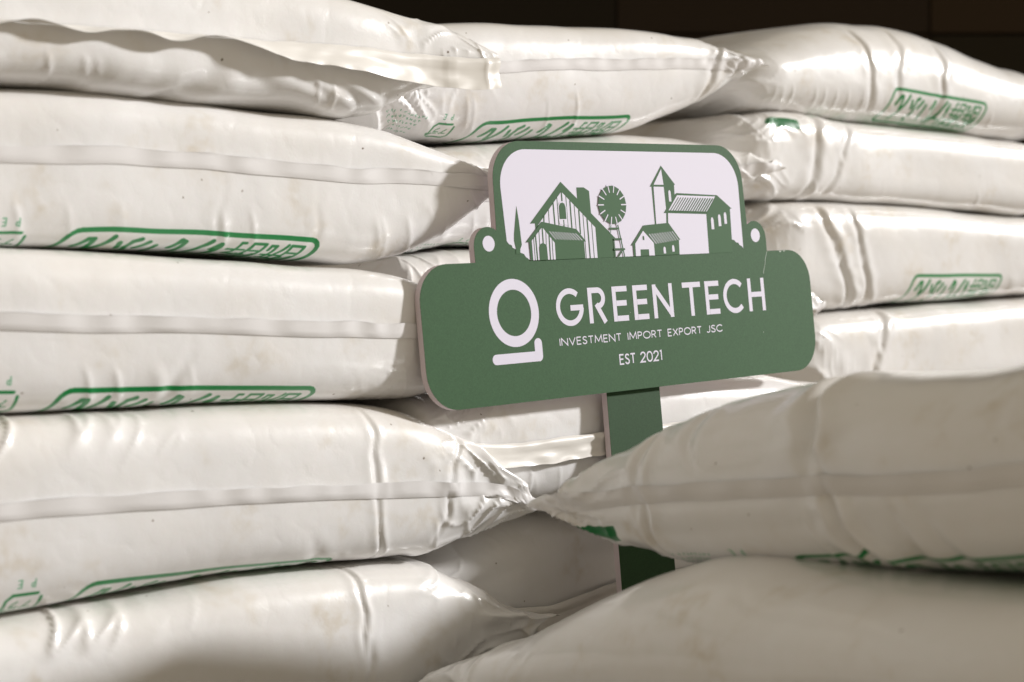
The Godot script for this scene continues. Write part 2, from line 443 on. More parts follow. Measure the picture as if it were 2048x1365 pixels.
# extra shape per sack: amp of end folds, lumps, side ripples; creases [x, lean, from, to (angle round the side, -1 under .. 1 top), width, depth]
const SHAPES := {
	"L0": {"power": 0.48, "fold": 0.5, "ripple": 0.3, "strip": false, "flap": true, "seed": 1, "lumps": 0.8},
	"L1": {"power": 0.42, "slide": Vector2(-0.043, 0.004), "fold": 0.9, "seed": 2, "spread": 0.0, "tuck_right": 0.0, "creases": [[0.125, 0.1, -0.95, 0.0, 0.005, 0.0005], [0.02, 0.05, -0.9, 0.0, 0.004, 0.0005]]},
	"L2": {"power": 0.42, "slide": Vector2(0.012, 0.012), "fold": 0.5, "seed": 3, "lumps": 0.6, "spread": 0.0, "tuck_right": 0.08, "creases": [[0.05, 0.5, -0.95, -0.1, 0.010, 0.0014]]},
	"L3": {"fins": [1.0], "drape": 1.0, "power": 0.44, "fold": 1.25, "seed": 4, "creases": [[0.215, -0.12, -0.7, 0.75, 0.004, 0.0016], [0.30, 0.3, -0.4, 0.6, 0.005, 0.0018], [0.12, -0.5, -0.9, -0.2, 0.010, 0.0012]]},
	"L4": {"power": 0.5, "fins": [1.0], "drape": 1.2, "fold": 1.2, "seed": 5, "strip": false, "creases": [[0.19, -0.12, -0.5, 0.85, 0.005, 0.0022]]},
	"M0": {"fins": [1.0], "power": 0.58, "nose": 0.09, "fold": 1.2, "seed": 6, "creases": [[0.235, 0.5, -0.5, 0.5, 0.007, 0.004], [0.28, 0.4, -0.4, 0.4, 0.008, 0.004]]},
	"M1": {"fins": [1.0], "fold": 0.9, "seed": 7},
	"M2": {"fold": 1.0, "seed": 8},
	"M3": {"spread": 0.0, "fold": 0.45, "ripple": 0.1, "lumps": 0.5, "strip": false, "flap": true, "seed": 9},
	"M4": {"fold": 0.5, "ripple": 0.2, "strip": false, "flap": true, "seed": 10},
	"R0": {"fins": [-1.0], "power": 0.75, "nose": 0.13, "fold": 0.7, "seed": 11, "strip": false, "tuck_left": 0.11, "slide": Vector2(-0.10, 0.062), "creases": [[-0.17, -0.2, -0.4, 0.6, 0.010, 0.004], [-0.10, 0.2, -0.2, 0.7, 0.010, 0.003], [0.02, 0.15, -0.6, 0.6, 0.010, 0.004]]},
	"R1": {"power": 0.48, "fold": 0.7, "seed": 12, "strip": false, "turned": true, "bar": true, "tuck_left": 0.09, "slide": Vector2(-0.13, 0.0), "creases": [[-0.30, 0.2, -0.8, 0.7, 0.012, 0.005], [-0.24, 0.5, -0.5, 0.5, 0.010, 0.003]]},
	"R2": {"power": 0.48, "fold": 0.8, "seed": 13, "strip": false, "tuck_left": 0.13, "slide": Vector2(-0.07, 0.038), "creases": [[-0.27, -0.6, -0.8, 0.6, 0.012, 0.006], [-0.21, -0.4, -0.8, 0.5, 0.010, 0.004]]},
	"R3": {"power": 0.48, "fold": 0.7, "seed": 14, "strip": false, "tuck_left": 0.12, "slide": Vector2(0.05, 0.0), "creases": [[-0.25, 0.3, -0.6, 0.8, 0.012, 0.005]]},
	"N0": {"slide": Vector2(-0.022, 0.004), "power": 0.75, "nose": 0.1, "fold": 1.3, "seed": 15, "bar": true, "deep": 0.46, "fall": 0.04, "creases": [[-0.062, -0.22, 0.03, 0.95, 0.013, 0.012], [-0.035, -0.50, -0.70, 0.0, 0.011, 0.011], [-0.268, -0.1, -0.1, 0.75, 0.007, 0.005], [-0.255, -0.1, -0.7, 0.2, 0.006, 0.004], [-0.19, -0.4, 0.1, 0.8, 0.010, 0.003], [0.02, -0.3, -0.7, -0.1, 0.010, 0.0025], [0.05, -0.3, -0.7, -0.1, 0.012, 0.0025]]},
	"N2": {"fold": 0.6, "seed": 17, "strip": false, "deep": 0.5, "tuck_left": 0.05},
	"N1": {"power": 0.8, "nose": 0.11, "fold": 0.8, "seed": 16, "strip": false, "lumps": 1.3, "deep": 0.30},
}


class Sack:
	var half: float
	var top: Array
	var seam: Array
	var under: Array
	var nose := 0.105
	var deep := 0.40
	var fold := 1.0
	var ripple := 0.0
	var lumps := 1.0
	var seed := 0.0
	var creases := []
	var drape := 0.0
	var turned := false
	var tuck_left := 0.0
	var tuck_right := 0.0
	var fall := 0.0
	var spread := 0.012
	var power := 0.62
	var n: FastNoiseLite

	func along(t: float) -> float:
		return half * (sin(t * PI * 0.5) * 0.55 + t * 0.45)

	func pick(a: Array, t: float) -> float:
		var f := (clampf(t, -1.0, 1.0) * 0.5 + 0.5) * (a.size() - 1)
		var i := mini(int(f), a.size() - 2)
		var p0: float = a[maxi(i - 1, 0)]
		var p3: float = a[mini(i + 2, a.size() - 1)]
		return cubic_interpolate(a[i], a[i + 1], p0, p3, f - i) * 0.001

	# a point of the sack's skin: t from -1 (left end) to 1, w round the girth: -1..1 the near side from under to top, 1..3 over the back
	func base(t: float, w: float) -> Vector3:
		var x := along(t)
		var ys := pick(seam, t)
		var yt := maxf(pick(top, t), ys + 0.0008)
		var yb := minf(pick(under, t), ys - 0.0008)
		var edge := half - absf(x)
		var flare := spread * exp(-edge * edge / 0.004)
		var q := w
		var side := 1.0
		if w > 1.0:
			if w < 1.4:
				return Vector3(x, lerpf(yt, maxf(yt - fall, ys + 0.001), (w - 1.0) / 0.4), lerpf(-nose, -deep + nose, (w - 1.0) / 0.4))
			if w > 2.6:
				return Vector3(x, yb, lerpf(-deep + nose, -nose, (w - 2.6) / 0.4))
			q = 1.0 - (w - 1.4) / 0.6
			side = -1.0
			yt = maxf(yt - fall, ys + 0.001)
		var a := q * PI * 0.5
		var sn := pow(absf(sin(a)), power)
		var cs := pow(maxf(cos(a), 0.0), power)
		var y := ys + sn * ((yt - ys) if q > 0.0 else (yb - ys))
		var z := -nose * (1.0 - cs) + flare * cs
		var rr := tuck_left if x < 0.0 else tuck_right
		if rr > 0.0 and edge < rr:
			var g := 0.95 * (1.0 - edge / rr)
			z -= rr * (1.0 - sqrt(maxf(0.0, 1.0 - g * g))) * 1.5
		return Vector3(x, y, z if side > 0.0 else -deep - z)

	func bump(p: Vector3, w: float) -> float:
		var d := n.get_noise_3d(p.x * 4.0 + seed * 7.0, p.y * 7.0, p.z * 4.0) * 0.0030 * lumps
		if w > 1.05:
			return d
		d += n.get_noise_3d(p.x * 13.0, p.y * 9.0 + seed * 3.0, p.z * 9.0) * 0.0004
		for side in [-1.0, 1.0]:
			var e: float = half - p.x * side
			if e < 0.30:
				var yt := pick(seam, side)
				var fan := atan2(p.y - yt, e + 0.03)
				var bend := 0.25 * n.get_noise_2d(p.x * 9.0, p.y * 9.0 + seed)
				var reach := 0.16 + 0.10 * n.get_noise_2d(fan * 1.7 + seed * 3.0, side * 5.0)
				var m := smoothstep(0.0, 0.045, e) * (1.0 - smoothstep(reach * 0.25, reach, e))
				var r := 1.0 - absf(n.get_noise_2d((fan + bend * 0.4) * 1.7 + seed * 13.0 + side, e * 3.0))
				var r2 := 1.0 - absf(n.get_noise_2d((fan + bend) * 4.2 + seed * 5.0 - side, e * 6.0 + 3.0))
				var near := smoothstep(0.0, 0.02, e) * (1.0 - smoothstep(0.03, 0.13, e))
				var cr := 1.0 - absf(n.get_noise_3d(p.x * 15.0 + bend * 2.0, p.y * 15.0 + seed, p.z * 9.0))
				d += fold * (m * ((pow(r, 4.0) - 0.35) * 0.0062 + (pow(r2, 6.0) - 0.2) * 0.0030) + near * (pow(cr, 6.0) - 0.15) * 0.0026)
		# small puckers below the seam
		var pm := smoothstep(-1.0, -0.45, w) * (1.0 - smoothstep(-0.22, -0.08, w)) * smoothstep(0.05, 0.5, n.get_noise_2d(p.x * 6.0, seed * 4.0))
		if pm > 0.0:
			var pk := 1.0 - absf(n.get_noise_2d(p.x * 17.0 + p.y * 5.0, seed * 2.0))
			d += pm * pow(pk, 9.0) * 0.0014
		if ripple > 0.0:
			var rm := (1.0 - smoothstep(-0.25, 0.0, w)) * smoothstep(-1.1, -0.7, w)
			var rp := n.get_noise_2d(p.x * 16.0 + p.y * 9.0 + n.get_noise_2d(p.x * 4.0, p.y * 12.0) * 1.2, p.y * 7.0 + seed)
			d += rm * ripple * rp * 0.0085
		if drape > 0.0 and w > -0.1:
			var dm := smoothstep(0.0, 0.3, w) * (1.0 - smoothstep(0.7, 1.0, w)) * (1.0 - smoothstep(-0.15, 0.05, p.x)) * smoothstep(-0.42, -0.30, p.x)
			if dm > 0.0:
				var q := p.x - 0.75 * p.y
				var dr := 1.0 - absf(n.get_noise_2d(q * 24.0 + seed, p.y * 5.0))
				d += drape * dm * (pow(dr, 5.0) - 0.2) * 0.0034
		for c in creases:
			var q: float = p.x - c[0] - c[1] * (p.y - 0.07)
			var wd: float = c[4] * (1.0 + 0.35 * n.get_noise_2d(p.y * 30.0, c[0] * 50.0))
			q += 0.006 * n.get_noise_2d(p.y * 22.0, c[0] * 31.0)
			if absf(q) < wd * 5.0:
				var mm: float = smoothstep(c[2] - 0.15, c[2] + 0.25, w) * (1.0 - smoothstep(c[3] - 0.25, c[3] + 0.15, w))
				d += mm * c[5] * (0.55 * exp(-pow(q - 1.1 * wd, 2.0) / (wd * wd * 1.6)) - exp(-q * q / (wd * wd * 0.5)) + 0.35 * exp(-pow(q + 1.3 * wd, 2.0) / (wd * wd * 2.0)))
		return d

	func skin(t: float, w: float, out := 0.0) -> Vector3:
		var p := base(t, w)
		var a := base(t, minf(w + 0.02, 3.0)) - base(t, maxf(w - 0.02, -1.0))
		var b := base(minf(t + 0.01, 1.0), w) - base(maxf(t - 0.01, -1.0), w)
		var nn := b.cross(a)
		if nn.length_squared() < 1e-16:
			nn = Vector3(0, 0, 1)
		return p + nn.normalized() * (bump(p, w) + out)


func grid_mesh(pts: Array, cols: int, uv1 := PackedVector2Array(), uv2 := PackedVector2Array(), tint := PackedColorArray()) -> ArrayMesh:
	var rows := pts.size() / cols
	var v := PackedVector3Array(pts)
	var nrm := PackedVector3Array()
	nrm.resize(v.size())
	for j in rows:
		for i in cols:
			var a := v[j * cols + mini(i + 1, cols - 1)] - v[j * cols + maxi(i - 1, 0)]
			var b := v[mini(j + 1, rows - 1) * cols + i] - v[maxi(j - 1, 0) * cols + i]
			nrm[j * cols + i] = a.cross(b).normalized()
	var idx := PackedInt32Array()
	for j in rows - 1:
		for i in cols - 1:
			var k := j * cols + i
			idx.append_array([k, k + cols, k + 1, k + 1, k + cols, k + cols + 1])
	var arr := []
	arr.resize(Mesh.ARRAY_MAX)
	arr[Mesh.ARRAY_VERTEX] = v
	arr[Mesh.ARRAY_NORMAL] = nrm
	if uv1.size():
		arr[Mesh.ARRAY_TEX_UV] = uv1
	if uv2.size():
		arr[Mesh.ARRAY_TEX_UV2] = uv2
	if tint.size():
		arr[Mesh.ARRAY_COLOR] = tint
	arr[Mesh.ARRAY_INDEX] = idx
	var m := ArrayMesh.new()
	m.add_surface_from_arrays(Mesh.PRIMITIVE_TRIANGLES, arr)
	return m


# a thin sheet of film: a grid of points given a thickness, closed round its edge
func sheet(pts: Array, cols: int, thick: float) -> ArrayMesh:
	var rows := pts.size() / cols
	var nrm := []
	for j in rows:
		for i in cols:
			var a: Vector3 = pts[j * cols + mini(i + 1, cols - 1)] - pts[j * cols + maxi(i - 1, 0)]
			var b: Vector3 = pts[mini(j + 1, rows - 1) * cols + i] - pts[maxi(j - 1, 0) * cols + i]
			nrm.append(a.cross(b).normalized())
	var st := SurfaceTool.new()
	st.begin(Mesh.PRIMITIVE_TRIANGLES)
	for s in [1.0, -1.0]:
		for k in pts.size():
			st.set_normal(nrm[k] * s)
			st.add_vertex(pts[k] + nrm[k] * thick * 0.5 * s)
	var off := pts.size()
	for j in rows - 1:
		for i in cols - 1:
			var k := j * cols + i
			for q in [k, k + cols, k + 1, k + 1, k + cols, k + cols + 1]:
				st.add_index(q)
			for q in [k, k + 1, k + cols, k + 1, k + cols + 1, k + cols]:
				st.add_index(off + q)
	var rim := []
	for i in cols:
		rim.append(i)
	for j in range(1, rows):
		rim.append(j * cols + cols - 1)
	for i in range(cols - 2, -1, -1):
		rim.append((rows - 1) * cols + i)
	for j in range(rows - 2, -1, -1):
		rim.append(j * cols)
	for i in rim.size() - 1:
		for q in [rim[i], rim[i + 1], off + rim[i], rim[i + 1], off + rim[i + 1], off + rim[i]]:
			st.add_index(q)
	return st.commit()


func sack(key: String, label: String, group: String):
	var d: Dictionary = SACKS[key]
	var x: Dictionary = SHAPES[key]
	var s := Sack.new()
	s.half = d.half
	s.top = d.top
	s.seam = d.seam
	s.under = d.under
	s.fold = x.get("fold", 1.0)
	s.ripple = x.get("ripple", 0.0)
	s.lumps = x.get("lumps", 1.0)
	s.seed = x.seed
	s.drape = x.get("drape", 0.0)
	s.creases = x.get("creases", [])
	s.turned = x.get("turned", false)
	s.tuck_left = x.get("tuck_left", 0.0)
	s.tuck_right = x.get("tuck_right", 0.0)
	s.fall = x.get("fall", 0.0)
	s.power = x.get("power", 0.62)
	s.nose = x.get("nose", 0.085)
	s.spread = x.get("spread", 0.012)
	s.deep = x.get("deep", 0.40)
	s.n = noise
	if key.begins_with("M"):
		s.deep = 0.34
	var o := thing("sack", label, "sack", d.at, d.turn, group)
	# skin
	var ws := []
	for i in 61:
		ws.append(-1.0 + i / 30.0)
	for i in range(1, 5):
		ws.append(1.0 + i * 0.1)
	for i in range(1, 13):
		ws.append(1.4 + i * 0.1)
	for i in range(1, 5):
		ws.append(2.6 + i * 0.1)
	var nu := 380
	var cols := ws.size()
	var pts := []
	var uv := PackedVector2Array()
	var uv2 := PackedVector2Array()
	var tint := PackedColorArray()
	var from_left: float = 0.82 - 2.0 * s.half
	var slide: Vector2 = x.get("slide", Vector2.ZERO)
	var printed: bool = not x.get("flap", false)
	for i in nu + 1:
		var t := -1.0 + 2.0 * i / nu
		var row := []
		for w in ws:
			row.append(s.skin(t, w))
		var arc := 0.0
		var arcs := []
		for k in cols:
			if k > 0:
				arc += (row[k] as Vector3).distance_to(row[k - 1])
			arcs.append(arc)
		var zero: float = arcs[30]
		for k in cols:
			var p: Vector3 = row[k]
			pts.append(p)
			var down: float = zero - arcs[k] if k < 66 else -0.2
			if s.turned:
				down = -down - 0.01
			down += slide.y
			uv.append(Vector2((from_left + p.x + s.half - slide.x) / 0.82, clampf(0.5 + down / 0.34, 0.01, 0.99)))
			uv2.append(Vector2(p.x * 1.7 + s.seed * 0.37, (arcs[k] - zero) * 1.7 + s.seed * 0.61))
			var cream := clampf(ws[k] * 1.1 + 0.12 + 0.25 * noise.get_noise_2d(p.x * 7.0 + s.seed, arcs[k] * 12.0), 0.0, 1.0) if ws[k] <= 1.4 else 0.3
			tint.append(Color(1, 1, 1).lerp(Color(0.975, 0.945, 0.895), cream))  # creamier from the seam up to the top, edge broken by noise
	put("skin", grid_mesh(pts, cols, uv, uv2, tint), film_barred if x.get("bar", false) else (film_framed if key.begins_with("R") else (film if printed else film_plain)), o)
	# the flat seam strip laid down along the side
	if x.get("strip", true):
		var sp := []
		for i in 161:
			var t := -0.97 + 1.94 * i / 160.0
			var yt := s.pick(s.top, t) - s.pick(s.seam, t)
			var yb := s.pick(s.seam, t) - s.pick(s.under, t)
			var hi := 0.004 + 0.0015 * noise.get_noise_2d(t * 7.0, s.seed * 3.0)
			var lo := 0.010 + 0.0006 * noise.get_noise_2d(t * 3.0, s.seed * 5.0)
			var w_hi := clampf(hi / maxf(yt, 0.01), 0.0, 0.5)
			var w_lo := clampf(lo / maxf(yb, 0.01), 0.0, 0.6)
			w_hi = asin(clampf(pow(w_hi, 1.0 / s.power), 0.0, 1.0)) * 2.0 / PI
			w_lo = asin(clampf(pow(w_lo, 1.0 / s.power), 0.0, 1.0)) * 2.0 / PI
			for k in 7:
				var f := k / 6.0
				sp.append(s.skin(t, lerpf(-w_lo, w_hi, f), lerpf(0.0006, (0.0055 if key == "N0" else 0.0028) + 0.0018 * noise.get_noise_2d(t * 11.0, s.seed), f)))
		put("seam_strip", sheet(sp, 7, 0.0005), strip_mat, o)
	# the free flap of a heat-sealed end
	if x.get("flap", false):
		var fp := []
		var nf := 200
		for i in nf + 1:
			var t := -0.97 + 1.955 * i / nf
			var p := s.skin(t, 0.0, 0.0) if key == "L0" else s.base(t, 0.0) + Vector3(0, 0, 0.003)
			var px := p.x
			var hang := 1.25
			var length := 0.026
			var wave := 0.0
			if key == "L0":
				var f := smoothstep(0.02, 0.33, px)
				hang = lerpf(0.28, 1.30, f) + 0.35 * noise.get_noise_2d(px * 7.0, 9.0) * (1.0 - 0.6 * f)
				length = lerpf(0.013, 0.031, f)
				wave = 0.010 * noise.get_noise_2d(px * 9.0, 2.0) * (1.0 - 0.75 * f)
			else:
				hang = 1.4 + 0.1 * noise.get_noise_2d(px * 6.0, s.seed)
				length = 0.024
				wave = 0.002 * noise.get_noise_2d(px * 12.0, s.seed)
			for k in 9:
				var f := k / 8.0
				var a := hang * smoothstep(0.0, 0.45, f)
				var out := length * f
				fp.append(p + Vector3(0.0, -sin(a) * out + wave * f + 0.0008 * noise.get_noise_2d(px * 30.0, f * 3.0), cos(a) * out + 0.0012 + 0.0018 * noise.get_noise_2d(px * 25.0, f * 2.0 + s.seed) * f))
		put("seal_flap", sheet(fp, 9, 0.0006), flap_mat, o)
	# the sealed fin across an end
	for side in x.get("fins", []):
		var ep := []
		for i in 31:
			var z := lerpf(0.008, -s.deep + 0.02, i / 30.0)
			var y := s.pick(s.seam, side)
			for k in 6:
				var f := k / 5.0
				ep.append(Vector3(side * (s.half - 0.006 + 0.022 * f), y + 0.006 * f * noise.get_noise_2d(z * 14.0, s.seed + side) - 0.004 * f + 0.0015 * noise.get_noise_2d(z * 50.0, f * 4.0), z))
		put("end_seal", sheet(ep, 6, 0.0006), flap_mat, o)


# ---------- the signboard ----------
func layer_poly(st: SurfaceTool, poly: PackedVector2Array, z: float):
	var tri := Geometry2D.triangulate_polygon(poly)
	if tri.is_empty():
		print("polygon not triangulated at z ", z, " first ", poly[0])
	for k in range(0, tri.size(), 3):
		var a := poly[tri[k]]
		var b := poly[tri[k + 1]]
		var c := poly[tri[k + 2]]
		if (b - a).cross(c - a) > 0.0:
			var h := b
			b = c
			c = h
		for q in [a, b, c]:
			st.set_normal(Vector3(0, 0, 1))
			st.set_uv(q)
			st.add_vertex(Vector3(q.x, q.y, z))


func poly(numbers: Array) -> PackedVector2Array:
	var p := PackedVector2Array()
	for i in range(0, numbers.size(), 2):
		p.append(Vector2(numbers[i], numbers[i + 1]) * 0.001)
	return p


func arc_pts(c: Vector2, r: Vector2, a0: float, a1: float, n := 14) -> Array:
	var out := []
	for i in n + 1:
		var a := deg_to_rad(lerpf(a0, a1, i / float(n)))
		out.append(c + Vector2(cos(a) * r.x, sin(a) * r.y))
	return out


# a pen line of constant width in millimetres, mitred at its bends
func line(st: SurfaceTool, pts: Array, width: float, z: float, round_caps := false):
	var closed: bool = (pts[0] as Vector2).distance_to(pts[pts.size() - 1]) < 0.001
	var l := []
	var r := []
	var n := pts.size()
	for i in n:
		var p: Vector2 = pts[i]
		var d0: Vector2 = (p - pts[i - 1]).normalized() if i > 0 else ((p - pts[n - 2]).normalized() if closed else (pts[1] - p).normalized())
		var d1: Vector2 = (pts[i + 1] - p).normalized() if i < n - 1 else ((pts[1] - p).normalized() if closed else d0)
		var m := (d0 + d1).normalized()
		if m.length() < 0.1:
			m = d1
		var k := 1.0 / maxf(absf(m.dot(d1)), 0.35)
		var nn := Vector2(-m.y, m.x) * width * 0.5 * k
		l.append((p + nn) * 0.001)
		r.append((p - nn) * 0.001)
	for i in n - 1:
		for q in [l[i], l[i + 1], r[i], r[i], l[i + 1], r[i + 1]]:
			st.set_normal(Vector3(0, 0, 1))
			st.set_uv(q)
			st.add_vertex(Vector3(q.x, q.y, z))
	if round_caps:
		for e in [[pts[0], pts[1]], [pts[n - 1], pts[n - 2]]]:
			var c: Vector2 = e[0]
			var back := ((c - e[1]) as Vector2).angle()
			var fan := PackedVector2Array()
			for k in 13:
				fan.append((c + Vector2.from_angle(back - PI / 2 + PI * k / 12.0) * width * 0.5) * 0.001)
			layer_poly(st, fan, z)


func pen() -> SurfaceTool:
	var st := SurfaceTool.new()
	st.begin(Mesh.PRIMITIVE_TRIANGLES)
	return st


func board_outline() -> PackedVector2Array:
	var right := []   # from the foot of the middle axis up the right-hand side
	right.append_array(arc_pts(Vector2(262, -10), Vector2(38, 38), -90, 0, 12))
	right.append_array(arc_pts(Vector2(263, 55), Vector2(37, 37), 0, 90, 12))
	right.append(Vector2(225, 92))
	right.append_array(arc_pts(Vector2(205.5, 107), Vector2(19.5, 19.7), 0, 128, 12))
	right.append_array(arc_pts(Vector2(152, 171.5), Vector2(40, 40.7), 0, 90, 14))
	var all := PackedVector2Array()
	for p in right:
		all.append(p * 0.001)
	for i in range(right.size() - 1, -1, -1):
		all.append(Vector2(-right[i].x, right[i].y) * 0.001)
	return all


func slab(st: SurfaceTool, outline: PackedVector2Array, z0: float, z1: float):
	# closed slab with a small chamfer on the front edge
	layer_poly(st, outline, z1)
	var tri := Geometry2D.triangulate_polygon(outline)
	for k in range(0, tri.size(), 3):
		for q in [outline[tri[k]], outline[tri[k + 1]], outline[tri[k + 2]]]:
			st.set_normal(Vector3(0, 0, -1))
			st.set_uv(q)
			st.add_vertex(Vector3(q.x, q.y, z0))
	var n := outline.size()
	for i in n:
		var a := outline[i]
		var b := outline[(i + 1) % n]
		if a.distance_to(b) < 1e-6:
			continue
		var d := (b - a).normalized()
		var out := Vector3(d.y, -d.x, 0)
		for q in [[a, z0], [b, z1], [b, z0], [a, z0], [a, z1], [b, z1]]:
			st.set_normal(out)
			st.set_uv(q[0])
			st.add_vertex(Vector3(q[0].x, q[0].y, q[1]))


func signboard():
	var o := thing("signboard", "green and white cut-out signboard with farm buildings and lettering on a green stake", "sign", Vector3(0.1362, 0.3799, -1.8970))
	o.rotation_degrees = Vector3(-5.30, 43.23, 2.16)
	var grain := NoiseTexture2D.new()
	var gn := FastNoiseLite.new()
	gn.seed = 3
	gn.noise_type = FastNoiseLite.TYPE_VALUE
	gn.fractal_octaves = 2
	gn.frequency = 0.35
	grain.noise = gn
	grain.width = 512
	grain.height = 512
	grain.seamless = true
	var gr := Gradient.new()
	gr.set_color(0, Color(0.84, 0.84, 0.84))
	gr.set_color(1, Color(1, 1, 1))
	grain.color_ramp = gr
	var green := plain(Color(0.243, 0.388, 0.250), 0.6, 0.3)
	green.albedo_texture = grain
	green.uv1_scale = Vector3(5.5, 5.5, 5.5)
	var green_flat := plain(Color(0.233, 0.372, 0.240), 0.6, 0.3)
	var white := plain(Color(0.872, 0.862, 0.925), 0.6, 0.3)
	var core := plain(Color(0.88, 0.83, 0.85), 0.7, 0.3)

	var outline := board_outline()
	var st := pen()
	slab(st, outline, -0.0075, -0.0004)
	var board := put("board", st.commit(), core, o)
	st = pen()
	slab(st, outline, -0.0003, 0.0)
	put("green_film", st.commit(), green, board)

	# the white picture field
	var field := PackedVector2Array()
	for p in arc_pts(Vector2(-145, 166), Vector2(38, 37.8), 180, 90, 12) + arc_pts(Vector2(146, 165.5), Vector2(38, 37.8), 90, 0, 12):
		field.append(p * 0.001)
	field.append_array(poly([183, 96, 181, 98.2, 176.8, 99.9, 175.1, 102.6, 171.7, 102.6, 168.2, 105.7, 163.9, 106.3, 163.7, 91.9, -150.8, 92.2, -156.8, 95.8, -159.2, 98.9, -163.3, 100.1, -169.8, 103.8, -173.8, 105.4, -174.9, 108, -178.3, 109.1, -180.9, 112]))
	st = pen()
	layer_poly(st, field, 0.00015)
	var picture := put("picture_field", st.commit(), white, o)
	var Z1 := 0.0003
	var Z2 := 0.00045
	var Z3 := 0.0006
	var Z4 := 0.00075

	# cypress
	st = pen()
	layer_poly(st, poly([-163.6, 147, -162.1, 133, -161.4, 118.6, -160.9, 108, -163.5, 103.8, -164, 99, -170, 99, -169.6, 104, -171.1, 112.2, -170.4, 118.7, -167.3, 131.8]), Z1)
	put("cypress_print", st.commit(), green_flat, picture)

	# barn and shed
	var gs := pen()
	var ws := pen()
	var gl := pen()
	var wl := pen()
	layer_poly(gs, poly([-147.2, 129, -98.6, 171.1, -76.5, 153.6, -76.2, 165.2, -65.6, 165.3, -58, 161.4, -58, 138.4, -24.7, 111.7, -27.3, 111.7, -27.3, 91.9, -140.1, 92, -140.1, 129]), Z1)
	layer_poly(ws, poly([-100, 160.1, -97.9, 160.1, -53.9, 123.6, -54.4, 91.9, -72.7, 92, -72.8, 109.3, -82.3, 122.4, -131.3, 130.3, -136.9, 126.6]), Z2)
	var tops := [-126.8, 137.2, -119.6, 143, -112.2, 149.6, -106, 155, -98.9, 161, -93, 156.5, -87.7, 152, -82.1, 147.2, -75.9, 142.4, -70.4, 138, -65, 133.4, -58.8, 128.2]
	var feet := [-127.7, 129, -120.2, 128, -112.3, 127, -106.7, 126, -99.5, 125, -93.6, 124, -88.3, 123, -82.2, 122, -76.6, 117, -71.2, 91.9, -65.4, 91.9, -59.3, 91.9]
	for i in 12:
		line(gl, [Vector2(tops[i * 2], tops[i * 2 + 1]), Vector2(feet[i * 2], feet[i * 2 + 1])], 1.7 if i % 2 == 0 else 0.8, Z3)
	layer_poly(wl, poly([-106.2, 132, -106, 146.4, -103, 150.2, -99.4, 151.2, -95.6, 150, -93.6, 145.6, -94, 132, -94.2, 126.4, -98.8, 127, -98.8, 132, -100.2, 132, -100.2, 126.6, -105.4, 127.6]), Z4)
	layer_poly(gs, poly([-155.3, 110.4, -131.3, 130.6, -82.3, 122.3, -69.7, 109.3, -72.8, 109.3, -72.8, 92, -150.7, 92, -150.9, 110.4]), 0.00085)
	var shed := pen()
	layer_poly(shed, poly([-147.5, 111.7, -132, 124.6, -130.7, 124.6, -115.4, 108.9, -116.1, 92, -147.7, 92]), 0.001)
	tops = [-144.6, 114.6, -141.7, 117, -136.3, 121.6, -131.3, 125, -126.6, 121, -122.6, 116.9, -118.8, 112.8]
	feet = [-144.9, 92, -141.7, 92, -137.6, 92, -131.8, 107, -127.9, 104, -123.6, 92, -119.6, 92]
	for i in 7:
		line(gl, [Vector2(tops[i * 2], tops[i * 2 + 1]), Vector2(feet[i * 2], feet[i * 2 + 1])], 0.8 if i % 2 == 0 else 1.6, 0.00115)
	layer_poly(gl, poly([-138.5, 91.9, -138, 105, -135.6, 108.2, -132.4, 109.2, -129, 107.8, -127.2, 105, -127.2, 91.9]), 0.0013)
	layer_poly(gl, poly([-105, 132.9, -104.6, 146, -102.3, 149, -99.4, 149.8, -96.5, 148.6, -95.1, 145, -95.3, 132.9]), 0.0009)
	for i in 10:
		var f := i / 9.0
		line(shed, [Vector2(lerpf(-121.4, -84.6, f), lerpf(120.6, 118.0, f)), Vector2(lerpf(-113.1, -75.4, f), lerpf(112.2, 110.6, f))], 0.75, 0.001)
	put("barn_print", gs.commit(), green_flat, picture)
	put("barn_wall_print", ws.commit(), white, picture)
	put("barn_window_frame_print", wl.commit(), white, picture)
	put("shed_wall_print", shed.commit(), white, picture)
	put("barn_plank_print", gl.commit(), green_flat, picture)

	# wind pump
	var mill := pen()
	var wheel := PackedVector2Array()
	for k in 14:
		var a := TAU * (k + 0.5) / 14.0 + PI / 2
		wheel.append(Vector2(-25.6 + cos(a) * 21.4, 146.8 + sin(a) * 20.4) * 0.001)
	layer_poly(mill, wheel, 0.00105)
	line(mill, [Vector2(-29.3, 133.3), Vector2(-32.2, 117.4)], 1.1, 0.0011)
	line(mill, [Vector2(-21.8, 133.2), Vector2(-14.0, 91.9)], 1.7, 0.0011)
	line(mill, [Vector2(-27.5, 110.0), Vector2(-27.8, 92)], 0.8, 0.0011)
	for b in [[-33.4, 121.9, -18.6, 121.7], [-28, 110.7, -16, 110.5], [-29.4, 100.1, -12.4, 99.8]]:
		line(mill, [Vector2(b[0], b[1]), Vector2(b[2], b[3])], 2.0, 0.00115)
	line(mill, [Vector2(-23.8, 91.9), Vector2(-16.8, 98.6)], 1.6, 0.0012)
	put("wind_pump_print", mill.commit(), green_flat, picture)
	var spokes := pen()
	for k in 14:
		var a := TAU * (k + 0.5) / 14.0 + PI / 2
		var dir := Vector2(cos(a), sin(a))
		line(spokes, [Vector2(-25.6, 146.8) + dir * 13.0, Vector2(-25.6, 146.8) + dir * 21.8], 1.3, 0.00125)
	put("wheel_spoke_print", spokes.commit(), white, picture)

	# church with its hall, and the cottage before it
	gs = pen()
	ws = pen()
	gl = pen()
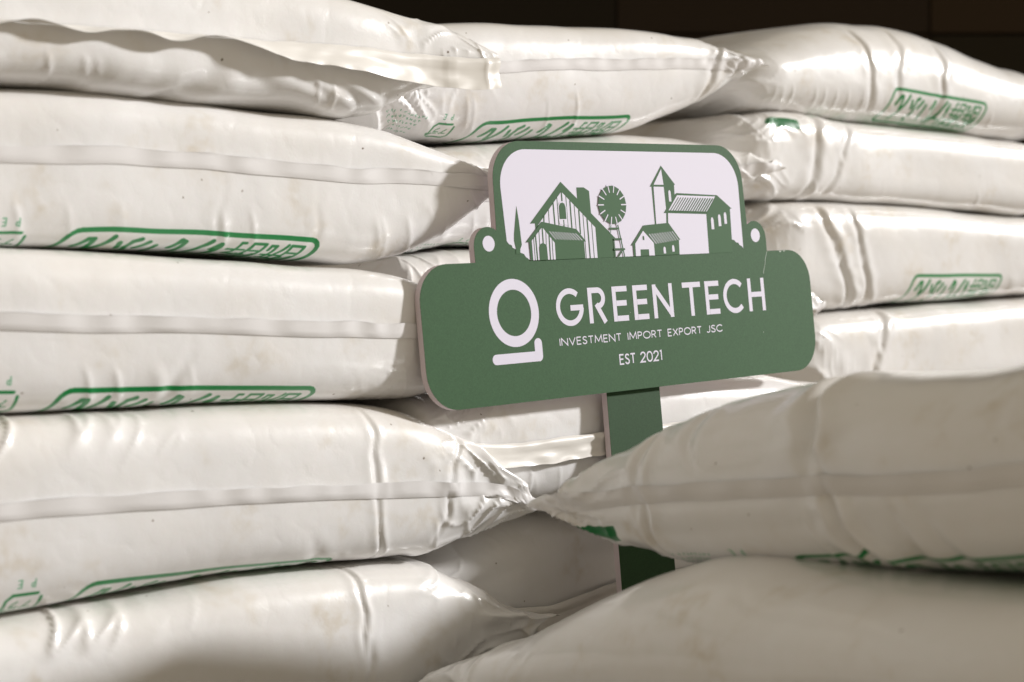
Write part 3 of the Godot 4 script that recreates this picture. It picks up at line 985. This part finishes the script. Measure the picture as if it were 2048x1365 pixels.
	layer_poly(gs, poly([35.7, 165.8, 56.6, 188.7, 76.9, 168, 75.2, 167.4, 74.7, 157, 77.8, 158.8, 145.4, 156.2, 168.6, 141.1, 165.7, 140.5, 163.8, 91.9, 38.7, 91.9, 38.7, 165.9]), Z1)
	layer_poly(ws, poly([42.1, 167.9, 56.3, 184.9, 58.1, 167.8]), Z2)
	layer_poly(ws, poly([41.7, 165.8, 58, 165.6, 58.5, 141.4, 56.8, 126.3, 40.7, 125.5]), Z2)
	layer_poly(ws, poly([62.4, 140.1, 78.4, 156.4, 141.9, 154.7, 125.8, 138]), Z2)
	layer_poly(ws, poly([61.1, 137.1, 124.1, 135.2, 122.8, 91.9, 73.6, 91.9, 74.8, 107.8, 59.9, 126.4]), Z2)
	layer_poly(gs, poly([53.9, 137.2, 58.4, 141.6, 62, 137.2]), Z3)
	var arch := func(x: float, y0: float, y1: float, half: float):
		var p := PackedVector2Array([Vector2(x - half, y0) * 0.001, Vector2(x + half, y0) * 0.001])
		for q in arc_pts(Vector2(x, y1 - half * 1.6), Vector2(half, half * 1.6), 0, 180, 8):
			p.append(q * 0.001)
		return p
	for wdw in [[66.6, 149.6, 162, 1.9], [133.4, 118.3, 131.6, 2.3], [146, 121.5, 134.8, 2.3], [156.2, 124, 137, 2.2]]:
		layer_poly(ws, arch.call(wdw[0], wdw[1], wdw[2], wdw[3]), Z2)
	for i in 16:
		var f := i / 15.5
		line(gl, [Vector2(lerpf(80.2, 143.6, f), lerpf(154.0, 152.4, f)), Vector2(lerpf(64.4, 127.6, f), lerpf(138.9, 137.0, f))], lerpf(1.0, 1.7, f), Z3)
	# cottage
	layer_poly(gs, poly([-2.3, 103.5, 19.7, 124.4, 59.9, 126.6, 76.9, 108, 74.6, 107.6, 73.6, 92, 0.7, 92, 0.8, 103.6]), 0.0007)
	var cot := pen()
	layer_poly(cot, poly([4.3, 105.2, 18.3, 118.7, 33.6, 105.4, 33.5, 92, 24.7, 92, 24.8, 98.8, 11.5, 98.9, 11.1, 92, 3.7, 92]), 0.00085)
	for i in 10:
		var f := i / 9.0
		line(cot, [Vector2(lerpf(27.6, 64.6, f), lerpf(115.0, 117.2, f)), Vector2(lerpf(37.6, 73.4, f), lerpf(104.4, 107.6, f))], lerpf(1.0, 0.8, f), 0.00085)
	for wdw in [[49.9, 93.6, 101, 1.9], [64, 95.2, 102.4, 1.9]]:
		layer_poly(cot, arch.call(wdw[0], wdw[1], wdw[2], wdw[3]), 0.00085)
	layer_poly(gl, arch.call(17.8, 108.8, 113.4, 1.25), 0.001)
	put("church_print", gs.commit(), green_flat, picture)
	put("church_wall_print", ws.commit(), white, picture)
	put("cottage_wall_print", cot.commit(), white, picture)
	put("church_roof_rib_print", gl.commit(), green_flat, picture).set_meta("kind", "stuff")

	# two white dots, the ring mark and the lettering
	for side in [-205.5, 206.5]:
		st = pen()
		var dot := PackedVector2Array()
		for p in arc_pts(Vector2(side, 110.2), Vector2(8, 7.8), 0, 345, 23):
			dot.append(p * 0.001)
		layer_poly(st, dot, 0.00015)
		put("white_dot", st.commit(), white, o)
	st = pen()
	line(st, arc_pts(Vector2(-179.7, 40.9), Vector2(28.5, 28.4), 0, 360, 64), 10.7, 0.00015)
	line(st, [Vector2(-209.1, -3.8), Vector2(-150.9, -3.8)], 10.2, 0.00015, true)
	line(st, [Vector2(-150.7, -3.8), Vector2(-150.7, 9.0)], 10.5, 0.00018, true)
	put("ring_mark", st.commit(), white, o)

	var big := 5.7
	var zz := 0.00015
	var title := [
		[arc_pts(Vector2(-101.2, 42.9), Vector2(17.0, 16.4), 48, 356, 34), [Vector2(-100.6, 42.0), Vector2(-82.0, 42.0)]],
		[[Vector2(-71.3, 61.5), Vector2(-71.3, 24.7)], [Vector2(-68.6, 58.6), Vector2(-60.5, 58.6)] + arc_pts(Vector2(-59.6, 50.4), Vector2(8.0, 8.2), 84, -92, 14), [Vector2(-62.6, 44.2), Vector2(-50.3, 24.7)]],
		[[Vector2(-34.9, 61.3), Vector2(-34.9, 24.7)], [Vector2(-32, 58.5), Vector2(-14.9, 58.5)], [Vector2(-32, 43.6), Vector2(-16.6, 43.6)], [Vector2(-32, 27.6), Vector2(-15, 27.6)]],
		[[Vector2(-3.2, 61.3), Vector2(-3.2, 24.7)], [Vector2(-0.4, 58.5), Vector2(16.8, 58.5)], [Vector2(-0.4, 43.6), Vector2(15.2, 43.6)], [Vector2(-0.4, 27.6), Vector2(16.7, 27.6)]],
		[[Vector2(27.7, 61.0), Vector2(27.7, 24.8)], [Vector2(27.6, 58.4), Vector2(53.6, 27.8)], [Vector2(53.6, 61.4), Vector2(53.6, 25.0)]],
		[[Vector2(73.0, 58.4), Vector2(103.0, 58.4)], [Vector2(87.4, 57.0), Vector2(87.4, 24.5)]],
		[[Vector2(113.2, 61.3), Vector2(113.2, 24.5)], [Vector2(116, 58.4), Vector2(134, 58.4)], [Vector2(116, 43.5), Vector2(132, 43.5)], [Vector2(116, 27.4), Vector2(133.4, 27.4)]],
		[arc_pts(Vector2(160.4, 43.0), Vector2(16.8, 16.3), 44, 316, 30)],
		[[Vector2(187, 61.6), Vector2(187, 24.5)], [Vector2(210.6, 61.6), Vector2(210.6, 24.5)], [Vector2(189.8, 43.3), Vector2(207.8, 43.3)]],
	]
	for strokes in title:
		st = pen()
		var k := 0
		for s in strokes:
			line(st, s, big, zz + k * 0.00003)
			k += 1
		put("letter", st.commit(), white, o)
	st = pen()
	words(st, "INVESTMENT", -120.6, -29.2, 4.0, 12.3, 1.15)
	words(st, "IMPORT", -19.8, 34.4, 4.1, 12.4, 1.15)
	words(st, "EXPORT", 43.3, 99.2, 4.3, 12.7, 1.2)
	words(st, "JSC", 107.4, 134.4, 4.5, 12.9, 1.2)
	put("second_line_lettering", st.commit(), white, o)
	st = pen()
	words(st, "EST", -35.4, -10.2, -20.9, -9.5, 1.65)
	words(st, "2021", -3.3, 30.9, -20.7, -9.0, 1.65)
	put("third_line_lettering", st.commit(), white, o)
	# a hairline split in the film and chips on the edge
	st = pen()
	line(st, [Vector2(224.6, 91.4), Vector2(221.0, 84.0), Vector2(218.6, 76.0), Vector2(214.6, 66.4)], 0.5, 0.00012)
	for c in [[249, 90.9, 2.6, 1.0], [256, 91.0, 2.0, 0.8], [19, -61.5, 0, 0], [146, 56, 0.8, 0.8], [-12, 33, 0.5, 0.5], [86, 57.2, 0.7, 0.7], [205, 0, 0.6, 0.6]]:
		if c[2] > 0.0:
			layer_poly(st, poly([c[0] - c[2], c[1], c[0], c[1] - c[3], c[0] + c[2] * 0.8, c[1] - c[3] * 0.2, c[0] + c[2] * 0.1, c[1] + c[3] * 0.9]), 0.00013)
	put("film_chips", st.commit(), plain(Color(0.72, 0.76, 0.72), 0.6), o).set_meta("kind", "stuff")

	# stake, fixed behind the board
	var sp := poly([-57, -372, 29, -372, 31.6, 60, -48.6, 60])
	st = pen()
	slab(st, sp, -0.0155, -0.0082)
	var stake := put("stake", st.commit(), core, o)
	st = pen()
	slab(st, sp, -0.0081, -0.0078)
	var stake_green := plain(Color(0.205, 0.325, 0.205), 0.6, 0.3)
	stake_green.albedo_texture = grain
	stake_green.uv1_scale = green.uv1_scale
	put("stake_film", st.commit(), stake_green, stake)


# thin capitals drawn as pen strokes in a box one unit high
func strokes_of(ch: String) -> Array:
	match ch:
		"I": return [0.0, [[0, 1, 0, 0]]]
		"N": return [0.72, [[0, 0, 0, 1, 0.72, 0, 0.72, 1]]]
		"V": return [0.74, [[0, 1, 0.37, 0, 0.74, 1]]]
		"E": return [0.5, [[0.5, 1, 0, 1, 0, 0, 0.5, 0], [0.03, 0.52, 0.44, 0.52]]]
		"S": return [0.5, [[0.48, 0.86, 0.38, 0.97, 0.22, 1, 0.07, 0.9, 0.04, 0.72, 0.16, 0.58, 0.36, 0.47, 0.49, 0.3, 0.45, 0.1, 0.28, 0, 0.1, 0.04, 0, 0.2]]]
		"T": return [0.6, [[0, 1, 0.6, 1], [0.3, 0.96, 0.3, 0]]]
		"M": return [0.9, [[0, 0, 0.08, 1, 0.45, 0.2, 0.82, 1, 0.9, 0]]]
		"P": return [0.5, [[0, 0, 0, 1, 0.28, 1, 0.44, 0.92, 0.5, 0.74, 0.44, 0.56, 0.28, 0.48, 0.03, 0.48]]]
		"R": return [0.54, [[0, 0, 0, 1, 0.28, 1, 0.44, 0.92, 0.5, 0.74, 0.44, 0.56, 0.28, 0.48, 0.03, 0.48], [0.24, 0.46, 0.54, 0]]]
		"O": return [0.9, [[0.45, 1, 0.63, 0.96, 0.79, 0.84, 0.88, 0.67, 0.9, 0.5, 0.88, 0.33, 0.79, 0.16, 0.63, 0.04, 0.45, 0, 0.27, 0.04, 0.11, 0.16, 0.02, 0.33, 0, 0.5, 0.02, 0.67, 0.11, 0.84, 0.27, 0.96, 0.45, 1]]]
		"X": return [0.66, [[0, 1, 0.66, 0], [0.66, 1, 0, 0]]]
		"J": return [0.36, [[0.36, 1, 0.36, 0.26, 0.3, 0.08, 0.17, 0, 0.04, 0.06, 0, 0.16]]]
		"C": return [0.72, [[0.72, 0.82, 0.6, 0.94, 0.45, 1, 0.27, 0.96, 0.11, 0.84, 0.02, 0.67, 0, 0.5, 0.02, 0.33, 0.11, 0.16, 0.27, 0.04, 0.45, 0, 0.6, 0.06, 0.72, 0.18]]]
		"2": return [0.56, [[0.02, 0.72, 0.06, 0.88, 0.18, 0.98, 0.34, 0.99, 0.48, 0.9, 0.53, 0.74, 0.48, 0.56, 0, 0, 0.56, 0]]]
		"0": return [0.62, [[0.31, 1, 0.47, 0.94, 0.58, 0.76, 0.62, 0.5, 0.58, 0.24, 0.47, 0.06, 0.31, 0, 0.15, 0.06, 0.04, 0.24, 0, 0.5, 0.04, 0.76, 0.15, 0.94, 0.31, 1]]]
		"1": return [0.16, [[0, 0.94, 0.16, 1, 0.16, 0]]]
	return [0.3, []]


func words(st: SurfaceTool, text: String, x0: float, x1: float, y0: float, y1: float, width: float):
	var h := y1 - y0 - width
	var total := 0.0
	for ch in text:
		total += strokes_of(ch)[0] * h
	var room := x1 - x0 - width
	var gap := h * (0.36 if text.length() > 4 or text == "JSC" else 0.24)
	var squeeze := (room - gap * (text.length() - 1)) / total
	var x := x0 + width * 0.5
	var z := 0.00015
	for ch in text:
		var g := strokes_of(ch)
		var k := 0
		for s in g[1]:
			var pts := []
			for i in range(0, s.size(), 2):
				pts.append(Vector2(x + s[i] * h * squeeze, y0 + width * 0.5 + s[i + 1] * h))
			line(st, pts, width, z + k * 0.00003)
			k += 1
		x += g[0] * h * squeeze + gap
